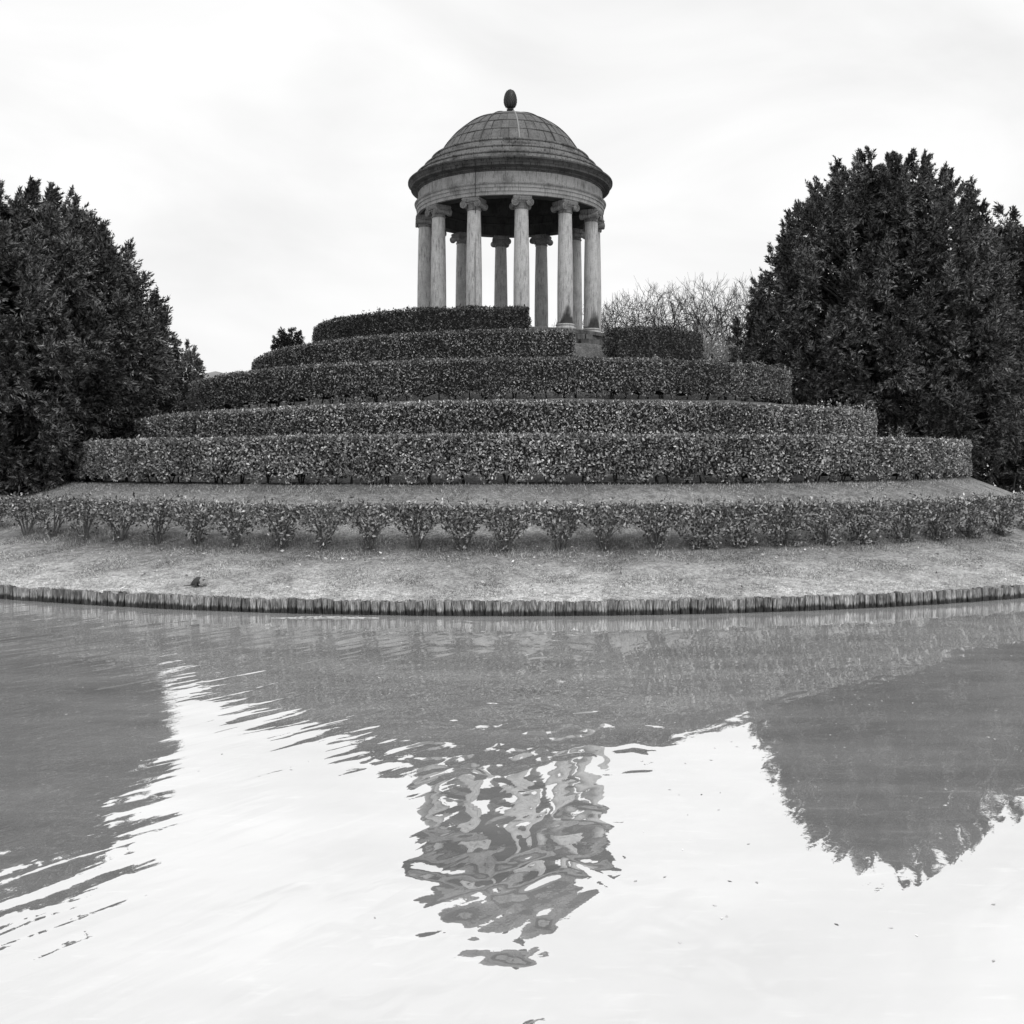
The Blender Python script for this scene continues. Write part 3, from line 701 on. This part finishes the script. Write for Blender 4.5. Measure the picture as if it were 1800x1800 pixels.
# ---------------------------------------------------------------- bare trees beyond the mound
def bare(seed, H, rx, zlo, npts, r0, thin):
    """branches that fork again and again towards points spread through the crown"""
    random.seed(seed); q_ = np.random.default_rng(seed); b = MB(); tw = MB(); pts = []
    while len(pts) < npts:
        p = q_.uniform(-1, 1, 3); n2 = float((p**2).sum())
        if n2 > 1 or q_.random() > .35+.65*n2: continue
        bulge = 1+.18*math.sin(3*math.atan2(p[1], p[0])+seed)
        pts.append((p[0]*rx*bulge*(.55+.45*min(1, p[2]*.5+1)), p[1]*rx*bulge*(.55+.45*min(1, p[2]*.5+1)), H*(zlo+(1-zlo)*(p[2]*.5+.5))))
    pts = np.array(pts)
    def grow(p, P, d):
        n = len(P)
        if n == 1:
            e = P[0]; m = (p+e)/2+q_.normal(0, .05, 3)*np.linalg.norm(e-p); m[2] -= .06*np.linalg.norm(e-p)
            tw.tube([p, m, e], [thin*1.2, thin, thin*.8], 3, False)
            for k in range(3):
                l = q_.uniform(.25, .55)*H/12; s0 = m+(e-m)*q_.random(); t = s0+norm(q_.normal(0, .6, 3)+(e-m)/max(np.linalg.norm(e-m), .01)+[0, 0, .5])*l
                tw.tube([s0, t], [thin*.8, thin*.6], 3, False)
            return
        c = P.mean(0); f = .30 if n > 12 else .4
        q = p+(c-p)*f+q_.normal(0, .035, 3)*np.linalg.norm(c-p); m = (p+q)/2+d*np.linalg.norm(q-p)*.10
        r1 = max(thin*1.2, r0*(n/npts)**.5); r2 = max(thin*1.2, r0*(n/npts)**.5*.9)
        (b if n > npts/24 else tw).tube([p, m, q], [r1, (r1+r2)/2, r2], 6 if n > npts/24 else 3, False)
        ax = norm(q_.normal(0, 1, 3)*P.std(0)); v = (P-c) @ ax; cut = np.quantile(v, q_.uniform(.35, .65))
        A, B = P[v <= cut], P[v > cut]
        nd = norm(q-p)
        if len(A) == 0 or len(B) == 0: A, B = P[:n//2], P[n//2:]
        grow(q, A, nd); grow(q, B, nd)
    p0 = np.array([0, 0, 0.]); p1 = np.array([.05, 0, H*.16])
    b.tube([p0-[0, 0, .3], p1], [r0*1.15, r0], 8)
    grow(p1, pts, np.array([0, 0, 1.]))
    return b.mesh('trunk'), tw.mesh('twigs', smooth=False)
protos = [bare(sd, 12, rx, .28, 720, .22, .0095) for sd, rx in ((31, 3.3), (32, 2.8), (33, 3.8))]
shr = bare(40, 5, 2.1, .06, 520, .05, .012)
for a_, b_ in protos: a_.materials.append(M['twig']); b_.materials.append(M['twig'])
shr[0].materials.append(M['twig2']); shr[1].materials.append(M['twig2'])
def put_bare(pm, px, ty, d, rz, label, grp='bare trees behind the mound', name='bare_tree', cat='tree', H0=12, wide=1):
    base = .25; H = EYE+(HY-ty)*d/F-base; s = H/H0
    root = empty(name, (px_pt(px, d), d, base), rz); tag(root, label, cat, grp); root.scale = (s*wide, s*wide, s)
    for nm, me in (('trunk', pm[0]), ('twigs', pm[1])): link(nm, me, None, root)
put_bare(protos[0], 1042, 525, 66, .3, 'slender bare tree just right of the right-most columns')
put_bare(protos[1], 1100, 512, 70, 1.9, 'twiggy bare tree above the left half of the short rounded hedge')
put_bare(protos[2], 1140, 493, 64, 4.1, 'bare tree with dense fine twigs above the short rounded hedge')
put_bare(protos[0], 1182, 496, 62, 2.6, 'bare tree above the right end of the short rounded hedge')
put_bare(protos[1], 1228, 482, 60, 5.3, 'tallest bare tree with fanned branches, left of the big evergreen')
put_bare(protos[2], 1272, 492, 61, .9, 'bare tree leaning toward the big right evergreen')
put_bare(protos[0], 1335, 478, 68, 3.7, 'bare tree half hidden by the big right evergreen')
put_bare(protos[1], 1060, 560, 58, 3.1, 'low bare tree close to the temple columns')
for k, (px, ty, d, lab) in enumerate(((1228, 580, 52, 'pale bare bush beside the right end of the short rounded hedge'), (1262, 556, 54, 'tallest pale bare bush between the rounded hedge and the big evergreen'), (1296, 575, 53, 'pale bare bush against the big right evergreen'), (1246, 598, 50, 'lowest pale bare bush just above the middle hedge'), (1318, 590, 51, 'pale bare bush mostly behind the big right evergreen'))):
    put_bare(shr, px, ty, d, k*1.3, lab, 'pale bare bushes behind the mound', 'bare_bush', 'bush', 5, 1.0)

# ---------------------------------------------------------------- posts holding the bank
random.seed(5)
def post_mesh(w, k):
    b = MB(); seg = 12; rings = [(-.6, 1), (0, 1), (.10, 1), (.19, 1), (.212, .99), (.222, .95)]
    ph = random.uniform(0, 6); jag = [random.uniform(-.016, .012) for _ in range(seg)]; V = []; Fc = []
    for z, s in rings:
        for j in range(seg):
            a = 2*PI*j/seg; r = 1+.07*math.sin(3*a+ph)+.05*math.sin(7*a+ph*2)
            ca_, sa_ = math.cos(a), math.sin(a); V.append((math.copysign(abs(ca_)**.55, ca_)*w*.5*s*r, math.copysign(abs(sa_)**.6, sa_)*.05*s*r, z+(jag[j] if z > .2 else 0)))
    for i in range(len(rings)-1):
        for j in range(seg): Fc.append((i*seg+j, i*seg+(j+1) % seg, (i+1)*seg+(j+1) % seg, (i+1)*seg+j))
    Fc.append(tuple((len(rings)-1)*seg+j for j in range(seg))); b.add(V, Fc); me = b.mesh('wooden_post', angle=45); me.materials.append(M['wood']); return me
pms = [(w, post_mesh(w, k)) for k, w in enumerate((.09, .10, .115, .125, .135, .145, .155, .17, .12, .13))]
s = -28.5
while s < 28.5:
    w, me = random.choice(pms); dth = math.degrees((w+.006)/20.68); th = s+dth/2; x, y = pol(20.69+random.uniform(-.012, .012), th)
    o = link('wooden_post', me, None, None, (x, y, random.uniform(-.022, .016))); o.rotation_euler = (random.uniform(-.03, .03), random.uniform(-.05, .05)-(.12 if random.random() < .08 else 0), math.radians(th))
    tag(o, 'short weathered wooden post in the close row edging the bank at the waterline', 'post', 'wooden posts along the waterline')
    s += dth

# ---------------------------------------------------------------- grass, fallen leaves, floating scum
n = 330000; sel = rng.random(n) < .5; th = np.radians(np.where(sel, rng.uniform(-36, 36, n), rng.uniform(-59, 59, n))); r = np.where(sel, rng.uniform(17.3, 20.6, n), rng.uniform(14.6, 17.6, n))
X = TX+r*np.sin(th); Y = TY-r*np.cos(th)
gr_r = np.linspace(14, 20.62, 40); tab = {}
for t in range(-60, 62): tab[t] = np.interp(gr_r, *ground_nodes(t))
G = np.array([tab[t] for t in range(-60, 62)]); ti = np.degrees(th)+60; i0 = np.floor(ti).astype(int); fr = ti-i0
rj = np.clip((r-14)/(20.62-14)*39, 0, 38.999); j0 = rj.astype(int); fj = rj-j0
Z = (G[i0, j0]*(1-fj)+G[i0, j0+1]*fj)*(1-fr)+(G[i0+1, j0]*(1-fj)+G[i0+1, j0+1]*fj)*fr
hh = rng.uniform(.012, .038, n); tall = ((r > 14.6) & (r < 15.1)) | ((r > 17.3) & (r < 18.1)); hh = np.where(tall & (rng.random(n) < .3), hh*2.3, hh)
P0 = np.stack([X, Y, Z-.01], -1); aa = rng.random(n)*2*PI; w = np.stack([np.cos(aa), np.sin(aa), 0*aa], -1)*.005; tip = P0+np.stack([rng.normal(0, .025, n), rng.normal(0, .025, n), hh], -1)
tag(link('grass', np_mesh('grass', np.stack([P0-w, P0+w, tip], 1), np.arange(n*3).reshape(n, 3)), M['grass']), 'short pale grass covering the bank', 'grass', kind='stuff')
n = 620; th = rng.uniform(-28, 28, n); r = np.where(rng.random(n) < .8, rng.uniform(17.9, 20.55, n), rng.uniform(15.2, 17, n)); C = []
for t, q in zip(th, r): x, y = pol(q, t); C.append((x, y, gz(x, y)+.04))
A = rng.normal(0, 1, (n, 3)); A[:, 2] *= .25; Nn = rng.normal(0, .8, (n, 3))+[0, -.3, .8]; Ls = rng.uniform(.04, .11, n)*rng.uniform(.4, 1, n)
nl = 900; th = rng.uniform(-29, 29, nl); r = rng.normal(17.9, .35, nl)
C = C+[(*pol(q, t), gz(*pol(q, t))+.03) for t, q in zip(th, r)]; A = np.concatenate([A, rng.normal(0, 1, (nl, 3))*[1, 1, .3]]); Nn = np.concatenate([Nn, rng.normal(0, .6, (nl, 3))+[0, -.2, .8]]); Ls = np.concatenate([Ls, rng.uniform(.02, .06, nl)])
tag(link('fallen_leaves', leaves_mesh('fallen_leaves', np.array(C), A, Ls, Ls*.5, Nn), M['deadleaf']), 'pale fallen leaves scattered over the grass', 'leaves', kind='stuff')
n = 420; X = rng.uniform(-7, 7, n); Y = np.where(rng.random(n) < .4, rng.uniform(5, 15.2, n), 4.6+10*rng.random(n)**.6); keep = (np.hypot(X-TX, Y-TY) > 20.8); X = np.where(rng.random(n) < .5, rng.uniform(.9, 4.5, n)*Y/7, X)
C = np.stack([X, Y, 0*X+.003], -1)[keep & (np.hypot(X-TX, Y-TY) > 20.8)]; m = len(C); A = rng.normal(0, 1, (m, 3)); A[:, 2] = 0; Nn = np.tile([0, 0, 1.], (m, 1))+rng.normal(0, .02, (m, 3)); Ls = rng.uniform(.012, .045, m)
tag(link('floating_debris', leaves_mesh('floating_debris', C, A, Ls, Ls*.4, Nn), M['deadleaf']), 'tiny pale bits floating on the pond', 'debris', kind='stuff')
b = MB(); random.seed(8)
def foam(cx, cyy, wx, wy, n):
    for k in range(n):
        u = random.gauss(0, .42); v = random.gauss(0, .35)
        if abs(u) > 1: continue
        x, y = cx+u*wx, cyy+v*wy*(1-u*u*.7)-.06*abs(u); r = random.uniform(.006, .028); m_ = 7; ph = random.random()*6
        V = [(x+r*1.8*math.cos(ph+2*PI*j/m_)*random.uniform(.6, 1.2), y+r*math.sin(ph+2*PI*j/m_)*random.uniform(.6, 1.2), .004+.0004*(k % 9)) for j in range(m_)]
        b.add(V, [tuple(range(m_))])
foam(px_pt(572, 15.2), 15.12, .8, .13, 1000)
tag(b.build('floating_scum', M['foam'], smooth=False), 'pale streak of scum floating at the foot of the posts, left of centre', 'scum', kind='stuff')

# ---------------------------------------------------------------- coypu grazing on the bank
d = 16.42; ax_ = px_pt(350, d); az_ = gz(ax_, d)
root = empty('coypu', (ax_, d, az_)); root.scale = (1.08, 1.08, 1.12); tag(root, 'small hunched furry coypu with a long tail nibbling the grass above the posts', 'coypu')
def skin(name, pts, edges, rads, mat, parent, levels=2):
    me = bpy.data.meshes.new(name); me.from_pydata(pts, edges, []); o = bpy.data.objects.new(name, me); COL.objects.link(o)
    sk = o.modifiers.new('s', 'SKIN'); sk.use_smooth_shade = True
    for i, v in enumerate(me.skin_vertices[0].data): v.radius = rads[i] if hasattr(rads[i], '__len__') else (rads[i], rads[i]); v.use_root = (i == 0)
    ss = o.modifiers.new('u', 'SUBSURF'); ss.levels = levels; ss.render_levels = levels
    dg = bpy.context.evaluated_depsgraph_get(); m2 = bpy.data.meshes.new_from_object(o.evaluated_get(dg)); bpy.data.objects.remove(o); m2.name = name
    m2.materials.clear(); m2.materials.append(mat); o = bpy.data.objects.new(name, m2); COL.objects.link(o); o.parent = parent; return o
pts = [(-.045, 0, .075), (-.02, 0, .105), (.03, 0, .085), (.07, 0, .062), (.098, 0, .042), (.118, 0, .022), (-.08, 0, .05), (-.13, 0, .022), (-.2, 0, .018), (-.24, .01, .016),
       (-.05, -.045, .04), (-.03, -.05, .008), (.0, -.05, .006), (-.05, .045, .04), (-.03, .05, .008), (.0, .05, .006),
       (.05, -.03, .035), (.06, -.03, .006), (.05, .03, .035), (.06, .03, .006)]
edges = [(0, 1), (1, 2), (2, 3), (3, 4), (4, 5), (0, 6), (6, 7), (7, 8), (8, 9), (0, 10), (10, 11), (11, 12), (0, 13), (13, 14), (14, 15), (3, 16), (16, 17), (3, 18), (18, 19)]
rads = [.07, .062, .055, .040, .033, .016, .045, .009, .006, .003, .032, .013, .009, .032, .013, .009, .018, .009, .018, .009]
body = skin('body', pts, edges, rads, M['fur'], root)
body.data.materials.append(M['furpale'])
for p in body.data.polygons:
    if p.center.x > .025: p.material_index = 1
for sy in (-1, 1):
    b = MB(); b.lathe([(0, -.004), (.012, -.002), (.014, .004), (.008, .01), (0, .008)], 10, Matrix.Translation((.07, sy*.026, .1)) @ Matrix.Rotation(sy*-.9, 4, 'X')); b.build('ear', M['fur'], root)
    b = MB(); b.lathe([(0, -.006), (.005, -.003), (.006, 0), (.005, .003), (0, .006)], 10, Matrix.Translation((.1, sy*.028, .056))); b.build('eye', M['eye'], root)
